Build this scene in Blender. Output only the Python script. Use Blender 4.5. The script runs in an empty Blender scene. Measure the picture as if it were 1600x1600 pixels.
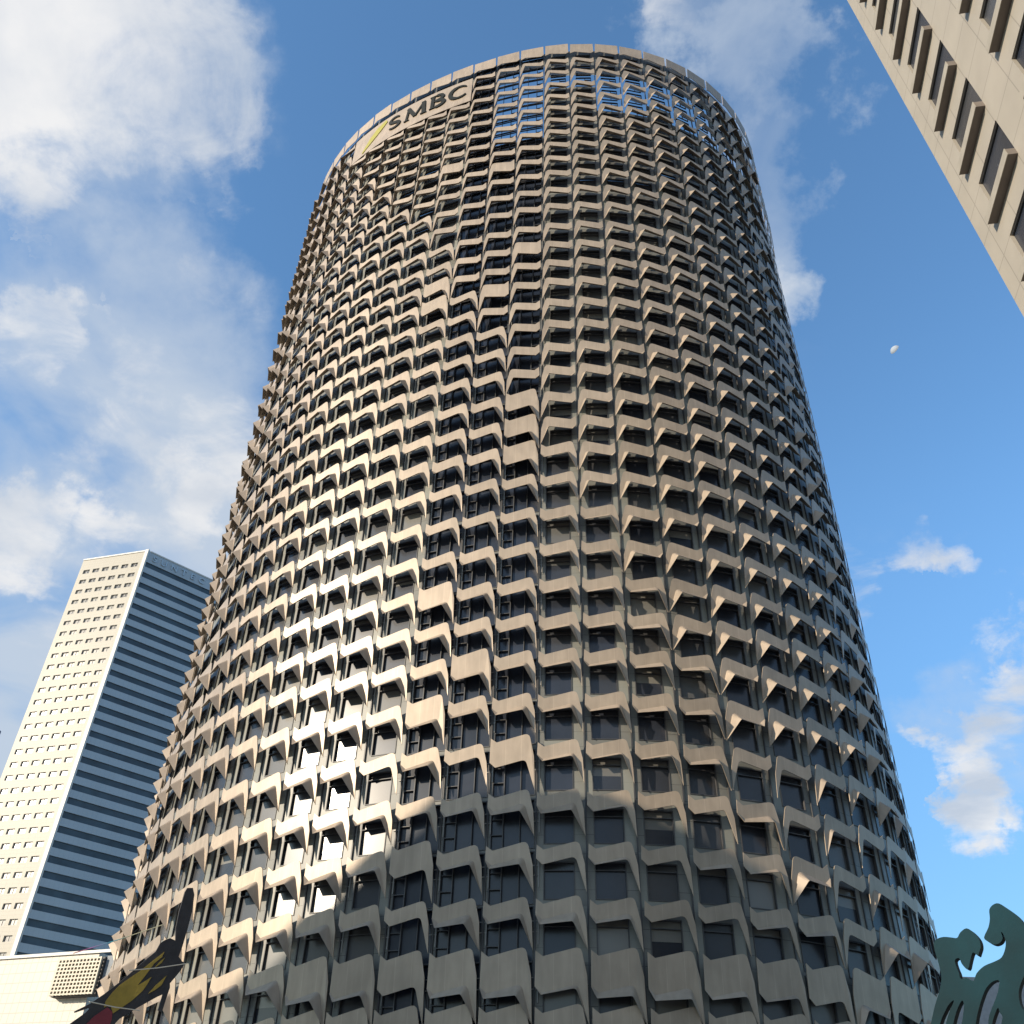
import bpy, bmesh, math, random
from mathutils import Vector, Matrix
R = math.radians
sin, cos, pi = math.sin, math.cos, math.pi
scene = bpy.context.scene
rnd = random.Random(7)

# ------------------------------------------------------------------ camera
F_PX, PITCH, ROLL = 1439.94, .6625, .0349          # focal length in px of the 1600 px photo
fw = Vector((0, cos(PITCH), sin(PITCH)))
r0 = Vector((1, 0, 0)); u0 = r0.cross(fw)
cr = (r0 * cos(ROLL) + u0 * sin(ROLL)).normalized(); cu = cr.cross(fw)
cam_d = bpy.data.cameras.new("camera"); cam = bpy.data.objects.new("camera", cam_d)
scene.collection.objects.link(cam)
cam.matrix_world = Matrix(((cr.x, cu.x, -fw.x, 0), (cr.y, cu.y, -fw.y, 0), (cr.z, cu.z, -fw.z, 0), (0, 0, 0, 1)))
cam_d.sensor_width = 36; cam_d.lens = 36 * F_PX / 1600
cam_d.clip_start = .1; cam_d.clip_end = 9000
scene.camera = cam

def ray(x, y):
    return (fw + cr * ((x - 800) / F_PX) - cu * ((y - 800) / F_PX)).normalized()

# ------------------------------------------------------------------ light
SUN_AZ, SUN_EL = R(-118), R(19)
S = Vector((sin(SUN_AZ) * cos(SUN_EL), cos(SUN_AZ) * cos(SUN_EL), sin(SUN_EL)))
sl = bpy.data.lights.new("sun", 'SUN'); sl.energy = 4.4; sl.angle = R(.53); sl.color = (1, .86, .68)
so = bpy.data.objects.new("sun", sl); scene.collection.objects.link(so)
so.rotation_euler = (-S).to_track_quat('-Z', 'Y').to_euler()
scene.render.engine = 'CYCLES'
vs = scene.view_settings
vs.view_transform = 'Standard'; vs.look = 'None'; vs.gamma = 1; vs.exposure = .52
try: vs.use_curve_mapping = False
except Exception: pass
scene.cycles.max_bounces = 6

# ------------------------------------------------------------------ sky with clouds
world = bpy.data.worlds.new("World"); scene.world = world; world.use_nodes = True
def make_sky():
    nt = world.node_tree; N = nt.nodes; Lk = nt.links; N.clear()
    def mth(op, a, b=None, c=None, clamp=False):
        n = N.new('ShaderNodeMath'); n.operation = op; n.use_clamp = clamp
        for i, v in enumerate((a, b, c)):
            if v is None: continue
            if hasattr(v, 'is_linked'): Lk.new(v, n.inputs[i])
            else: n.inputs[i].default_value = v
        return n.outputs[0]
    def vmth(op, a, b=None):
        n = N.new('ShaderNodeVectorMath'); n.operation = op
        for i, v in enumerate((a, b)):
            if v is None: continue
            if hasattr(v, 'is_linked'): Lk.new(v, n.inputs[i])
            else: n.inputs[i].default_value = v
        return n
    sky = N.new('ShaderNodeTexSky'); sky.sky_type = 'NISHITA'; sky.sun_disc = False
    sky.sun_elevation = SUN_EL; sky.sun_rotation = SUN_AZ
    sky.air_density = 1.0; sky.dust_density = .6; sky.ozone_density = 2.6
    tc = N.new('ShaderNodeTexCoord'); d = tc.outputs['Generated']
    sep = N.new('ShaderNodeSeparateXYZ'); Lk.new(d, sep.inputs[0])
    zz = mth('MAXIMUM', mth('ADD', sep.outputs['Z'], .12), .05)
    cmb = N.new('ShaderNodeCombineXYZ')
    Lk.new(mth('DIVIDE', sep.outputs['X'], zz), cmb.inputs[0]); Lk.new(mth('DIVIDE', sep.outputs['Y'], zz), cmb.inputs[1])
    def noise(scale, det, rough, off, dist=0.):
        mp = N.new('ShaderNodeMapping'); mp.inputs['Location'].default_value = off
        Lk.new(cmb.outputs[0], mp.inputs[0])
        n = N.new('ShaderNodeTexNoise'); n.inputs['Scale'].default_value = scale; n.inputs['Detail'].default_value = det
        n.inputs['Roughness'].default_value = rough; n.inputs['Distortion'].default_value = dist
        Lk.new(mp.outputs[0], n.inputs['Vector']); return n.outputs[0]
    # cloud banks: (photo px of the direction, angular radius deg, amount)
    blobs = [(90, 30, 8.5, .5), (230, 110, 6, .46), (330, 110, 3.6, .32), (265, 240, 2.8, .3), (295, 320, 1.8, .22), (150, 300, 2.4, .22), (20, 160, 5, .3),
             (330, 690, 4.6, .4), (20, 790, 3.6, .44), (165, 835, 3, .4), (255, 815, 3.2, .36), (330, 480, 3, .16), (15, 515, 2.6, .3), (200, 620, 4, .2), (90, 930, 5, .26),
             (1095, 20, 2.6, .2), (1190, 60, 3, .16), (1190, 150, 2.6, .2), (1245, 410, 2.4, .2), (1395, 900, 1.8, .22), (1345, 925, 1.8, .18),
             (1440, 1225, 2, .32), (1500, 1240, 2.6, .4), (1560, 1170, 2.8, .4), (1605, 1110, 3, .4), (1480, 1285, 1.8, .26), (1600, 970, 2.6, .3), (1520, 1180, 2, .2)]
    veils = [(60, 660, 15, .72), (150, 900, 14, .8), (270, 640, 7, .6), (20, 320, 7, .5), (60, 60, 12, .62), (250, 150, 7, .4), (0, 1100, 12, .8), (300, 470, 4, .3),
             (1130, 30, 4.5, .6), (1185, 110, 5, .75), (1205, 230, 4.4, .62), (1225, 320, 4, .6), (1250, 410, 4, .66), (1285, 540, 3, .28), (1320, 680, 4, .25), (1345, 830, 4, .4),
             (1540, 1180, 6, .45), (1600, 980, 4, .35), (890, 30, 4, .22), (1370, 600, 2.4, .18), (760, 60, 4, .12)]
    def bank(lst):
        tot = None
        for px, py, rad, amt in lst:
            dt = vmth('DOT_PRODUCT', d, tuple(ray(px, py))).outputs['Value']
            mr = N.new('ShaderNodeMapRange'); mr.interpolation_type = 'SMOOTHSTEP'
            mr.inputs['From Min'].default_value = cos(R(rad * 1.25)); mr.inputs['From Max'].default_value = cos(R(rad * .25))
            mr.inputs['To Min'].default_value = 0; mr.inputs['To Max'].default_value = amt
            Lk.new(dt, mr.inputs[0])
            tot = mr.outputs[0] if tot is None else mth('MAXIMUM', tot, mr.outputs[0])
        return tot
    def wnoise(scale, det, amt):
        n = N.new('ShaderNodeTexNoise'); n.inputs['Scale'].default_value = scale; n.inputs['Detail'].default_value = det; n.inputs['Roughness'].default_value = .6
        Lk.new(tc.outputs['Generated'], n.inputs['Vector'])
        a = vmth('SUBTRACT', n.outputs['Color'], (.5, .5, .5)); b = N.new('ShaderNodeVectorMath'); b.operation = 'SCALE'
        Lk.new(a.outputs[0], b.inputs[0]); b.inputs['Scale'].default_value = amt; return b.outputs[0]
    d = vmth('NORMALIZE', vmth('ADD', vmth('ADD', d, wnoise(4.5, 8, .34)).outputs[0], wnoise(17, 7, .1)).outputs[0]).outputs[0]
    tot = bank(blobs); veil = bank(veils)
    # elsewhere (behind the camera): scattered cloud
    back = N.new('ShaderNodeMapRange'); back.inputs['From Min'].default_value = .1; back.inputs['From Max'].default_value = -.5
    back.inputs['To Min'].default_value = 0; back.inputs['To Max'].default_value = .3
    Lk.new(sep.outputs['Y'], back.inputs[0]); tot = mth('MAXIMUM', tot, back.outputs[0])
    big = noise(2.9, 10, .6, (3.1, 1.7, 0), .45); fine = noise(8, 9, .62, (8.2, 4.4, 0), .7)
    soft = noise(3.4, 6, .52, (1.4, 6.3, 0), .3)
    dens = mth('ADD', tot, mth('ADD', mth('MULTIPLY', mth('SUBTRACT', big, .5), 1.55), mth('MULTIPLY', mth('SUBTRACT', fine, .5), .8)))
    cov = N.new('ShaderNodeMapRange'); cov.interpolation_type = 'SMOOTHSTEP'
    cov.inputs['From Min'].default_value = .13; cov.inputs['From Max'].default_value = .56
    Lk.new(dens, cov.inputs[0])
    covm = mth('MULTIPLY', cov.outputs[0], .9)
    covm = mth('MULTIPLY', covm, mth('GREATER_THAN', tot, .004))
    # brightness of the cloud: lit tops against grey bellies
    sh = noise(4.2, 7, .55, (5.1, 9.3, 0), .2)
    shm = N.new('ShaderNodeMapRange'); shm.inputs['From Min'].default_value = .36; shm.inputs['From Max'].default_value = .66
    Lk.new(sh, shm.inputs[0])
    cc = N.new('ShaderNodeMix'); cc.data_type = 'RGBA'
    cc.inputs['A'].default_value = (2.6, 2.9, 3.35, 1); cc.inputs['B'].default_value = (4.35, 4.3, 4.25, 1)
    Lk.new(shm.outputs[0], cc.inputs['Factor'])
    mx = N.new('ShaderNodeMix'); mx.data_type = 'RGBA'
    hz = N.new('ShaderNodeMapRange'); hz.interpolation_type = 'SMOOTHSTEP'; hz.inputs['From Min'].default_value = .08; hz.inputs['From Max'].default_value = .6
    hz.inputs['To Min'].default_value = .6; hz.inputs['To Max'].default_value = 1.04; Lk.new(sep.outputs['Z'], hz.inputs[0])
    tn0 = vmth('MULTIPLY', sky.outputs[0], (.92, 1.2, 1.3)); tn1 = N.new('ShaderNodeVectorMath'); tn1.operation = 'SCALE'
    Lk.new(tn0.outputs[0], tn1.inputs[0]); Lk.new(hz.outputs[0], tn1.inputs['Scale'])
    vm = N.new('ShaderNodeMapRange'); vm.interpolation_type = 'SMOOTHSTEP'; vm.inputs['From Min'].default_value = .25; vm.inputs['From Max'].default_value = .95
    Lk.new(mth('ADD', veil, mth('MULTIPLY', mth('SUBTRACT', soft, .5), mth('MULTIPLY', veil, 2.3))), vm.inputs[0])
    vmx = N.new('ShaderNodeMix'); vmx.data_type = 'RGBA'; Lk.new(mth('MULTIPLY', vm.outputs[0], .85), vmx.inputs['Factor'])
    Lk.new(tn1.outputs[0], vmx.inputs['A']); vmx.inputs['B'].default_value = (2.75, 3.1, 3.55, 1); tint = vmx.outputs['Result']
    Lk.new(covm, mx.inputs['Factor']); Lk.new(tint, mx.inputs['A']); Lk.new(cc.outputs['Result'], mx.inputs['B'])
    bg = N.new('ShaderNodeBackground'); bg.inputs['Strength'].default_value = .15
    Lk.new(mx.outputs['Result'], bg.inputs['Color'])
    out = N.new('ShaderNodeOutputWorld'); Lk.new(bg.outputs[0], out.inputs['Surface'])
make_sky()

# ------------------------------------------------------------------ materials
def mat(name, col, rough=.5, metal=0., var=.12, vscale=1.5, bump=0., bscale=8., spec=.5, emit=None):
    m = bpy.data.materials.new(name); m.use_nodes = True
    nt = m.node_tree; b = nt.nodes['Principled BSDF']
    b.inputs['Roughness'].default_value = rough; b.inputs['Metallic'].default_value = metal
    b.inputs['Specular IOR Level'].default_value = spec
    tc = nt.nodes.new('ShaderNodeTexCoord')
    n = nt.nodes.new('ShaderNodeTexNoise'); n.inputs['Scale'].default_value = vscale; n.inputs['Detail'].default_value = 6
    nt.links.new(tc.outputs['Object'], n.inputs['Vector'])
    mr = nt.nodes.new('ShaderNodeMapRange'); mr.inputs['From Min'].default_value = .3; mr.inputs['From Max'].default_value = .7
    mr.inputs['To Min'].default_value = 1 - var; mr.inputs['To Max'].default_value = 1 + var
    nt.links.new(n.outputs[0], mr.inputs[0])
    mx = nt.nodes.new('ShaderNodeVectorMath'); mx.operation = 'SCALE'; mx.inputs[0].default_value = col
    nt.links.new(mr.outputs[0], mx.inputs['Scale']); nt.links.new(mx.outputs[0], b.inputs['Base Color'])
    if bump:
        n2 = nt.nodes.new('ShaderNodeTexNoise'); n2.inputs['Scale'].default_value = bscale; n2.inputs['Detail'].default_value = 4
        nt.links.new(tc.outputs['Object'], n2.inputs['Vector'])
        bp = nt.nodes.new('ShaderNodeBump'); bp.inputs['Strength'].default_value = bump; bp.inputs['Distance'].default_value = .05
        nt.links.new(n2.outputs[0], bp.inputs['Height']); nt.links.new(bp.outputs[0], b.inputs['Normal'])
    m['mix'] = mx.name
    return m
def uv_lines(m, period_u, period_v, width, k, off=(0, 0)):
    """multiply the base colour by k on joint lines of the UV map (UV in metres)"""
    nt = m.node_tree; b = nt.nodes['Principled BSDF']; src = b.inputs['Base Color'].links[0].from_socket
    uv = nt.nodes.new('ShaderNodeUVMap'); sp = nt.nodes.new('ShaderNodeSeparateXYZ'); nt.links.new(uv.outputs[0], sp.inputs[0])
    outs = []
    for i, p in enumerate((period_u, period_v)):
        if not p: continue
        a = nt.nodes.new('ShaderNodeMath'); a.operation = 'ADD'; a.inputs[1].default_value = off[i] + 1000 * p
        nt.links.new(sp.outputs[i], a.inputs[0])
        mo = nt.nodes.new('ShaderNodeMath'); mo.operation = 'MODULO'; mo.inputs[1].default_value = p; nt.links.new(a.outputs[0], mo.inputs[0])
        l = nt.nodes.new('ShaderNodeMath'); l.operation = 'LESS_THAN'; l.inputs[1].default_value = width; nt.links.new(mo.outputs[0], l.inputs[0])
        outs.append(l.outputs[0])
    o = outs[0]
    if len(outs) == 2:
        mm = nt.nodes.new('ShaderNodeMath'); mm.operation = 'MAXIMUM'; nt.links.new(outs[0], mm.inputs[0]); nt.links.new(outs[1], mm.inputs[1]); o = mm.outputs[0]
    sc_ = nt.nodes.new('ShaderNodeVectorMath'); sc_.operation = 'SCALE'; sc_.inputs['Scale'].default_value = k; nt.links.new(src, sc_.inputs[0])
    mx = nt.nodes.new('ShaderNodeMix'); mx.data_type = 'RGBA'; nt.links.new(o, mx.inputs['Factor'])
    nt.links.new(src, mx.inputs['A']); nt.links.new(sc_.outputs[0], mx.inputs['B']); nt.links.new(mx.outputs['Result'], b.inputs['Base Color'])
    return m
def tone(m, col2):
    """blend the base colour towards col2 by the face attribute 'tone' (blinds, lit ceilings behind the glass)"""
    nt = m.node_tree; b = nt.nodes['Principled BSDF']; src = b.inputs['Base Color'].links[0].from_socket
    at = nt.nodes.new('ShaderNodeAttribute'); at.attribute_name = 'tone'
    mx = nt.nodes.new('ShaderNodeMix'); mx.data_type = 'RGBA'; nt.links.new(at.outputs['Fac'], mx.inputs['Factor'])
    nt.links.new(src, mx.inputs['A']); mx.inputs['B'].default_value = (*col2, 1); nt.links.new(mx.outputs['Result'], b.inputs['Base Color'])
    return m

def weather(m):
    """tone of each panel (face attribute) and faint vertical rain streaks with their own shape"""
    nt = m.node_tree; b = nt.nodes['Principled BSDF']; src = b.inputs['Base Color'].links[0].from_socket
    at = nt.nodes.new('ShaderNodeAttribute'); at.attribute_name = 'tone'
    tc = nt.nodes.new('ShaderNodeTexCoord'); mp = nt.nodes.new('ShaderNodeMapping'); mp.inputs['Scale'].default_value = (1.6, 1.6, .3)
    nt.links.new(tc.outputs['Object'], mp.inputs[0])
    n = nt.nodes.new('ShaderNodeTexNoise'); n.inputs['Scale'].default_value = 1.3; n.inputs['Detail'].default_value = 5; nt.links.new(mp.outputs[0], n.inputs['Vector'])
    mr = nt.nodes.new('ShaderNodeMapRange'); mr.inputs['From Min'].default_value = .35; mr.inputs['From Max'].default_value = .68
    mr.inputs['To Min'].default_value = 1.05; mr.inputs['To Max'].default_value = .9; nt.links.new(n.outputs[0], mr.inputs[0])
    ad = nt.nodes.new('ShaderNodeMath'); nt.links.new(mr.outputs[0], ad.inputs[0]); nt.links.new(at.outputs['Fac'], ad.inputs[1])
    sc_ = nt.nodes.new('ShaderNodeVectorMath'); sc_.operation = 'SCALE'; nt.links.new(src, sc_.inputs[0]); nt.links.new(ad.outputs[0], sc_.inputs['Scale'])
    nt.links.new(sc_.outputs[0], b.inputs['Base Color']); return m
M = {}
M['panel'] = weather(uv_lines(mat('bronze_panel', (.37, .295, .22), .43, .18, .09, .5, .02, 3, spec=.45), 1.24, 0, .035, 1.2, (-.1, 0)))
M['spandrel'] = tone(uv_lines(mat('spandrel_glass', (.16, .158, .14), .4, 0, .12, .4, spec=.3), 3.71, 1.25, .04, .45), (.25, .25, .215))
M['frame'] = mat('dark_frame', (.055, .054, .054), .5, 0, .1)
M['pane'] = tone(mat('window_glass', (.022, .026, .036), .24, 0, .3, .3, .012, .6, spec=.5), (.2, .19, .165))
M['pipe'] = mat('grey_pipe', (.25, .24, .22), .5, .3)
M['letter'] = mat('dark_letter', (.012, .014, .012), .7, spec=.2)
M['green'] = mat('emblem_green', (.30, .27, .03), .6)
M['deck'] = mat('roof_deck', (.25, .25, .24), .8)

# ------------------------------------------------------------------ object helpers
def link(name, me, m, parent=None):
    o = bpy.data.objects.new(name, me); scene.collection.objects.link(o)
    for mm in (m if isinstance(m, (list, tuple)) else [m]): me.materials.append(mm)
    if parent: o.parent = parent
    return o
def thing(name, label, cat, loc=(0, 0, 0), group=None):
    o = bpy.data.objects.new(name, None); scene.collection.objects.link(o)
    o.empty_display_size = .5; o.location = loc; tag(o, label, cat, group); return o
def tag(o, label, cat, group=None, kind=None):
    if label: o['label'] = label
    if cat: o['category'] = cat
    if group: o['group'] = group
    if kind: o['kind'] = kind
    return o
class MB:
    """collects faces; builds one mesh"""
    def __init__(s): s.v = []; s.f = []; s.uv = []; s.t = []; s.mi = []
    def face(s, pts, uv=None, t=0., mi=0):
        i = len(s.v); s.v += [tuple(p) for p in pts]; s.f.append(list(range(i, i + len(pts))))
        s.uv.append(uv or [(0, 0)] * len(pts)); s.t.append(t); s.mi.append(mi)
    def box(s, o, ax, ay, az, mi=0, t=0.):
        """box from corner o along three edge vectors"""
        o, ax, ay, az = map(Vector, (o, ax, ay, az))
        if ax.cross(ay).dot(az) < 0: ax, ay = ay, ax
        p = [o, o + ax, o + ax + ay, o + ay]; q = [a + az for a in p]
        s.face(p[::-1], None, t, mi); s.face(q, None, t, mi)
        for i in range(4): s.face([p[i], p[(i + 1) % 4], q[(i + 1) % 4], q[i]], None, t, mi)
    def tube(s, pts, r, n=6, mi=0):
        pts = [Vector(p) for p in pts]; rings = []
        for i, p in enumerate(pts):
            d = (pts[min(i + 1, len(pts) - 1)] - pts[max(i - 1, 0)]).normalized()
            a = d.orthogonal().normalized() if abs(d.z) > .9 else d.cross(Vector((0, 0, 1))).normalized(); b = d.cross(a)
            rr = r[i] if isinstance(r, (list, tuple)) else r
            rings.append([p + (a * cos(2 * pi * k / n) + b * sin(2 * pi * k / n)) * rr for k in range(n)])
        for A, B in zip(rings, rings[1:]):
            for k in range(n): s.face([A[k], A[(k + 1) % n], B[(k + 1) % n], B[k]], None, 0, mi)
        s.face(rings[0][::-1], None, 0, mi); s.face(rings[-1], None, 0, mi)
    def mesh(s, name, merge=True):
        me = bpy.data.meshes.new(name); me.from_pydata(s.v, [], s.f)
        ul = me.uv_layers.new(name='UVMap'); flat = [c for f in s.uv for c in f]
        ul.data.foreach_set('uv', [x for c in flat for x in c])
        a = me.attributes.new('tone', 'FLOAT', 'FACE'); a.data.foreach_set('value', s.t)
        me.polygons.foreach_set('material_index', s.mi); me.update()
        return me
    def build(s, name, m, parent=None): return link(name, s.mesh(name), m, parent)
def fix_normals(o):
    bm = bmesh.new(); bm.from_mesh(o.data); bmesh.ops.remove_doubles(bm, verts=bm.verts, dist=.0005)
    bmesh.ops.recalc_face_normals(bm, faces=bm.faces); bm.to_mesh(o.data); bm.free(); return o
def catmull(p, n=5, closed=True):
    out = []; k = len(p)
    for i in range(k if closed else k - 1):
        a, b, c, d = (p[(i - 1) % k], p[i], p[(i + 1) % k], p[(i + 2) % k]) if closed else (p[max(i - 1, 0)], p[i], p[i + 1], p[min(i + 2, k - 1)])
        for j in range(n):
            t = j / n
            out.append(tuple(.5 * (2 * b[q] + (c[q] - a[q]) * t + (2 * a[q] - 5 * b[q] + 4 * c[q] - d[q]) * t * t + (3 * b[q] - a[q] - 3 * c[q] + d[q]) * t ** 3) for q in range(2)))
    return out
def extruded(name, loops, place, depth, m, parent=None, bevel=0.):
    """flat outline (first loop) with holes (other loops), extruded to a real thickness; place(x, y, d) -> world"""
    bm = bmesh.new(); edges = []
    for lp in loops:
        vs_ = [bm.verts.new((x, y, 0)) for x, y in lp]
        edges += [bm.edges.new((vs_[i], vs_[(i + 1) % len(vs_)])) for i in range(len(vs_))]
    bmesh.ops.triangle_fill(bm, use_beauty=True, use_dissolve=False, edges=edges)
    faces = list(bm.faces)
    g = bmesh.ops.extrude_face_region(bm, geom=faces)
    for v in [x for x in g['geom'] if isinstance(x, bmesh.types.BMVert)]: v.co.z = depth
    for v in bm.verts: v.co = place(v.co.x, v.co.y, v.co.z)
    bmesh.ops.recalc_face_normals(bm, faces=bm.faces)
    me = bpy.data.meshes.new(name); bm.to_mesh(me); bm.free()
    return link(name, me, m, parent)

# ------------------------------------------------------------------ ground
g = MB(); g.face([(-3000, -3000, -1.7), (3000, -3000, -1.7), (3000, 3000, -1.7), (-3000, 3000, -1.7)])
ground = g.build('ground', mat('paving', (.2, .19, .18), .8, 0, .15, .08)); ground['kind'] = 'structure'

# ------------------------------------------------------------------ the oval tower
D, AZ0, K0, ECC, PSI = 100., .0139, .3484, -.1332, -.385
cdir = Vector((sin(AZ0), cos(AZ0), 0)); sdir = Vector((cdir.y, -cdir.x, 0))
NS = 2880
_T = [-pi + 2 * pi * i / NS for i in range(NS + 1)]
def _pp(t):
    r = D * K0 * (1 + ECC * cos(2 * (t - PSI))); return (r * sin(t), D - r * cos(t))
_P = [_pp(t) for t in _T]
_S = [0.]
for a, b in zip(_P, _P[1:]): _S.append(_S[-1] + math.hypot(b[0] - a[0], b[1] - a[1]))
PER = _S[-1]; _s0 = _S[NS // 2]; _S = [x - _s0 for x in _S]
NCOL = 60; W = PER / NCOL
import bisect
def wall(s):
    """point, tangent (to the right seen from outside) and outward normal of the oval at arc length s"""
    while s < _S[0]: s += PER
    while s > _S[-1]: s -= PER
    i = min(max(bisect.bisect(_S, s) - 1, 0), NS - 1)
    f = (s - _S[i]) / (_S[i + 1] - _S[i])
    x = _P[i][0] + f * (_P[i + 1][0] - _P[i][0]); y = _P[i][1] + f * (_P[i + 1][1] - _P[i][1])
    t = _T[i] + f * (_T[i + 1] - _T[i]); a, b = _pp(t - .01), _pp(t + .01)
    l = math.hypot(b[0] - a[0], b[1] - a[1]); tx, ty = (b[0] - a[0]) / l, (b[1] - a[1]) / l
    tg = sdir * tx + cdir * ty
    return sdir * x + cdir * y, tg, Vector((tg.y, -tg.x, 0))
ROWS = [142.6, 139.3, 135.9, 132.4, 129., 125.8, 122.6, 119.5, 116.3, 112.9, 109.5, 105.7, 102., 97.9, 94.2, 90.7, 87.2, 83.5, 79.8, 76.1, 72.5,
        68.6, 65., 61.4, 57.6, 53.5, 49.5, 45.6, 41.9, 38.3, 34.4, 30.3, 26.3, 22.4, 18.6, 15., 11.6, 8., 4.4]
RIM = 143.4
FLIP = [(-8.11, 131.5), (-5.42, 113.8), (-4.44, 109.1), (-3.29, 99.7), (-2.34, 93.6), (-1.3, 82.1), (-.26, 73.6), (.72, 65.6), (1.72, 57.5), (3.72, 42.5), (5.27, 25.6), (6.93, 15), (8, 5)]
def leg_left(k, z):
    s = k - .05
    if s <= FLIP[0][0]: return z > 131.5 + (FLIP[0][0] - s) * 8
    if s >= FLIP[-1][0]: return True
    for (a, za), (b, zb) in zip(FLIP, FLIP[1:]):
        if a <= s <= b: return z > za + (zb - za) * (s - a) / (b - a)
DARK = (-2, -1, 0)                                  # columns with an all-glass shaft behind the panels
def is_sign(k, i): return -8 <= k <= -3 and i in (1, 2)
def is_open(k, i):                                      # open screen of the crown, sky behind
    if -1 <= k <= 0: return 1 <= i <= 6
    if 1 <= k <= 2: return i == 2
    if 3 <= k <= 7: return 2 <= i <= 4 and not (k == 5 and i == 4)
    if 8 <= k <= 9: return i == 4
    if 11 <= k <= 16: return 1 <= i <= 9
    return False

tower = thing('office_tower', 'oval office tower clad in zigzag bronze sunshade panels with SMBC sign near its rim', 'building', cdir * D + Vector((0, 0, -1.7)))
T0 = tower.location.copy()
def keep(o):                                            # meshes are written in world space; children sit at the inverse offset
    o.location = -T0; return o
DP = .42                                                # panel plane in front of the joint line; wall surface at -DW
DW = -.22

def arc(c, r, a0, a1, n=4):
    return [(c[0] + r * cos(R(a0 + (a1 - a0) * i / n)), c[1] + r * sin(R(a0 + (a1 - a0) * i / n))) for i in range(n + 1)]
def bez(a, b, c, n=4):
    return [tuple((1 - t) ** 2 * a[q] + 2 * t * (1 - t) * b[q] + t * t * c[q] for q in range(2)) for t in [i / n for i in range(n + 1)]]
def panel_shape(up=0., dn=0., flap=1., tip=0.):
    w = W
    outer = [(.13, 2.98 + up), (.62, 2.62 + up)] + bez((w - .95, 3.13 + up), (w - .52, 3.24 + up), (w - .42, 2.86 + up)) + [(w - .12, 1.6 + up * .5), (w - .04, -.3 + dn + tip)]
    fold = [(w - .14, .0 + dn + tip)] + bez((w - .68, 1.8 + dn), (w - .78, 2.12 + dn), (w - 1.12, 2.06 + dn)) + [(.55, 1.6 + dn), (.09, 2.02 + dn)]
    return outer, fold
def zdep(x, z): return .055 * max(z, 0) + .02
def add_panel(mb, k, i, mirror, up, dn, flap, plain=False):
    s_j = (k + .45) * W; o, t, n = wall(s_j - W / 2)
    z0 = ROWS[i] - 3.2
    def P(x, z, d):
        if mirror: x = W - x
        return o + t * (x - W / 2) + n * ((DP if k < 10 or i < 7 else .12) + d * (1 if k < 10 or i < 7 else .5)) + Vector((0, 0, z0 + z))
    if plain:
        tj = rnd.uniform(-.28, .1); outer = [(.14, 3.98 + tj), (W - .14, 3.98 + tj), (W - .1, 1.3), (W - .8, 1.75), (.5, 1.3), (.1, 1.6)]; poly = outer; fold = []
    else:
        outer, fold = panel_shape(up, dn, flap); poly = outer + fold
    th = .07; tn = rnd.uniform(-.09, .07)
    def ring(dd): return [P(x, z, zdep(x, z) + dd) for x, z in poly]
    a, b = ring(0), ring(-th); uv = [(x, z) for x, z in poly]
    ccw = not mirror                                    # outline runs clockwise seen from outside
    A = a[::-1] if ccw else a; UV = uv[::-1] if ccw else uv
    mb.face(A, UV, tn); mb.face((b if ccw else b[::-1]), (uv if ccw else uv[::-1]), tn)
    m_ = len(a)
    for q in range(m_):
        f = [a[q], a[(q + 1) % m_], b[(q + 1) % m_], b[q]]
        mb.face(f if ccw else f[::-1], [(.6, 0)] * 4, tn)
    if fold and flap > .05:
        nf = len(fold); free = []
        for q, (x, z) in enumerate(fold):
            if q == 0: dx, dz, dd = .04, -.2, .02
            elif q <= 5:                                # round the corner
                f = (q - 1) / 4.
                ax, az_2 = W - 1.0 + .12 * (.5 - f), 1.22 + dn - .1 * (.5 - f)
                dx, dz, dd = ax - x, az_2 - z, .98 - zdep(x, z) - .06 * (2 * f - 1) ** 2
            elif q == 6: dx, dz, dd = -.12, -.42, .38
            else: dx, dz, dd = 0, -.12, .06
            free.append((x + dx * flap, z + dz * flap, zdep(x, z) + dd * flap))
        for off, flipf in ((0, False), (-.05, True)):
            for q in range(nf - 1):
                f = [P(*fold[q], zdep(*fold[q]) + off), P(*fold[q + 1], zdep(*fold[q + 1]) + off),
                     P(free[q + 1][0], free[q + 1][1], free[q + 1][2] + off), P(free[q][0], free[q][1], free[q][2] + off)]
                if (not mirror) == flipf: f = f[::-1]
                mb.face(f, [(.6, 0)] * 4, tn)
        for q in range(nf - 1):
            f = [P(*free[q]), P(*free[q + 1]), P(free[q + 1][0], free[q + 1][1], free[q + 1][2] - .05), P(free[q][0], free[q][1], free[q][2] - .05)]
            mb.face(f if not mirror else f[::-1], [(.6, 0)] * 4, tn)

# --- choose the modules and the hundred that show largest
mods = []
for k in range(-30, 30):
    for i, zt in enumerate(ROWS):
        o, t, n = wall((k - .05) * W); c = o + Vector((0, 0, zt - 1.5)); dist = c.length
        face = -(c / dist).dot(n); vis = 0
        cz = c.dot(fw)
        if cz > 0:
            px, py = 800 + F_PX * c.dot(cr) / cz, 800 - F_PX * c.dot(cu) / cz
            if -20 < px < 1620 and -20 < py < 1590 and face > .15: vis = face / dist ** 2
        mods.append((vis, k, i))
mods.sort(reverse=True)
TOP = {(k, i) for v, k, i in mods[:100] if v > 0}

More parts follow.
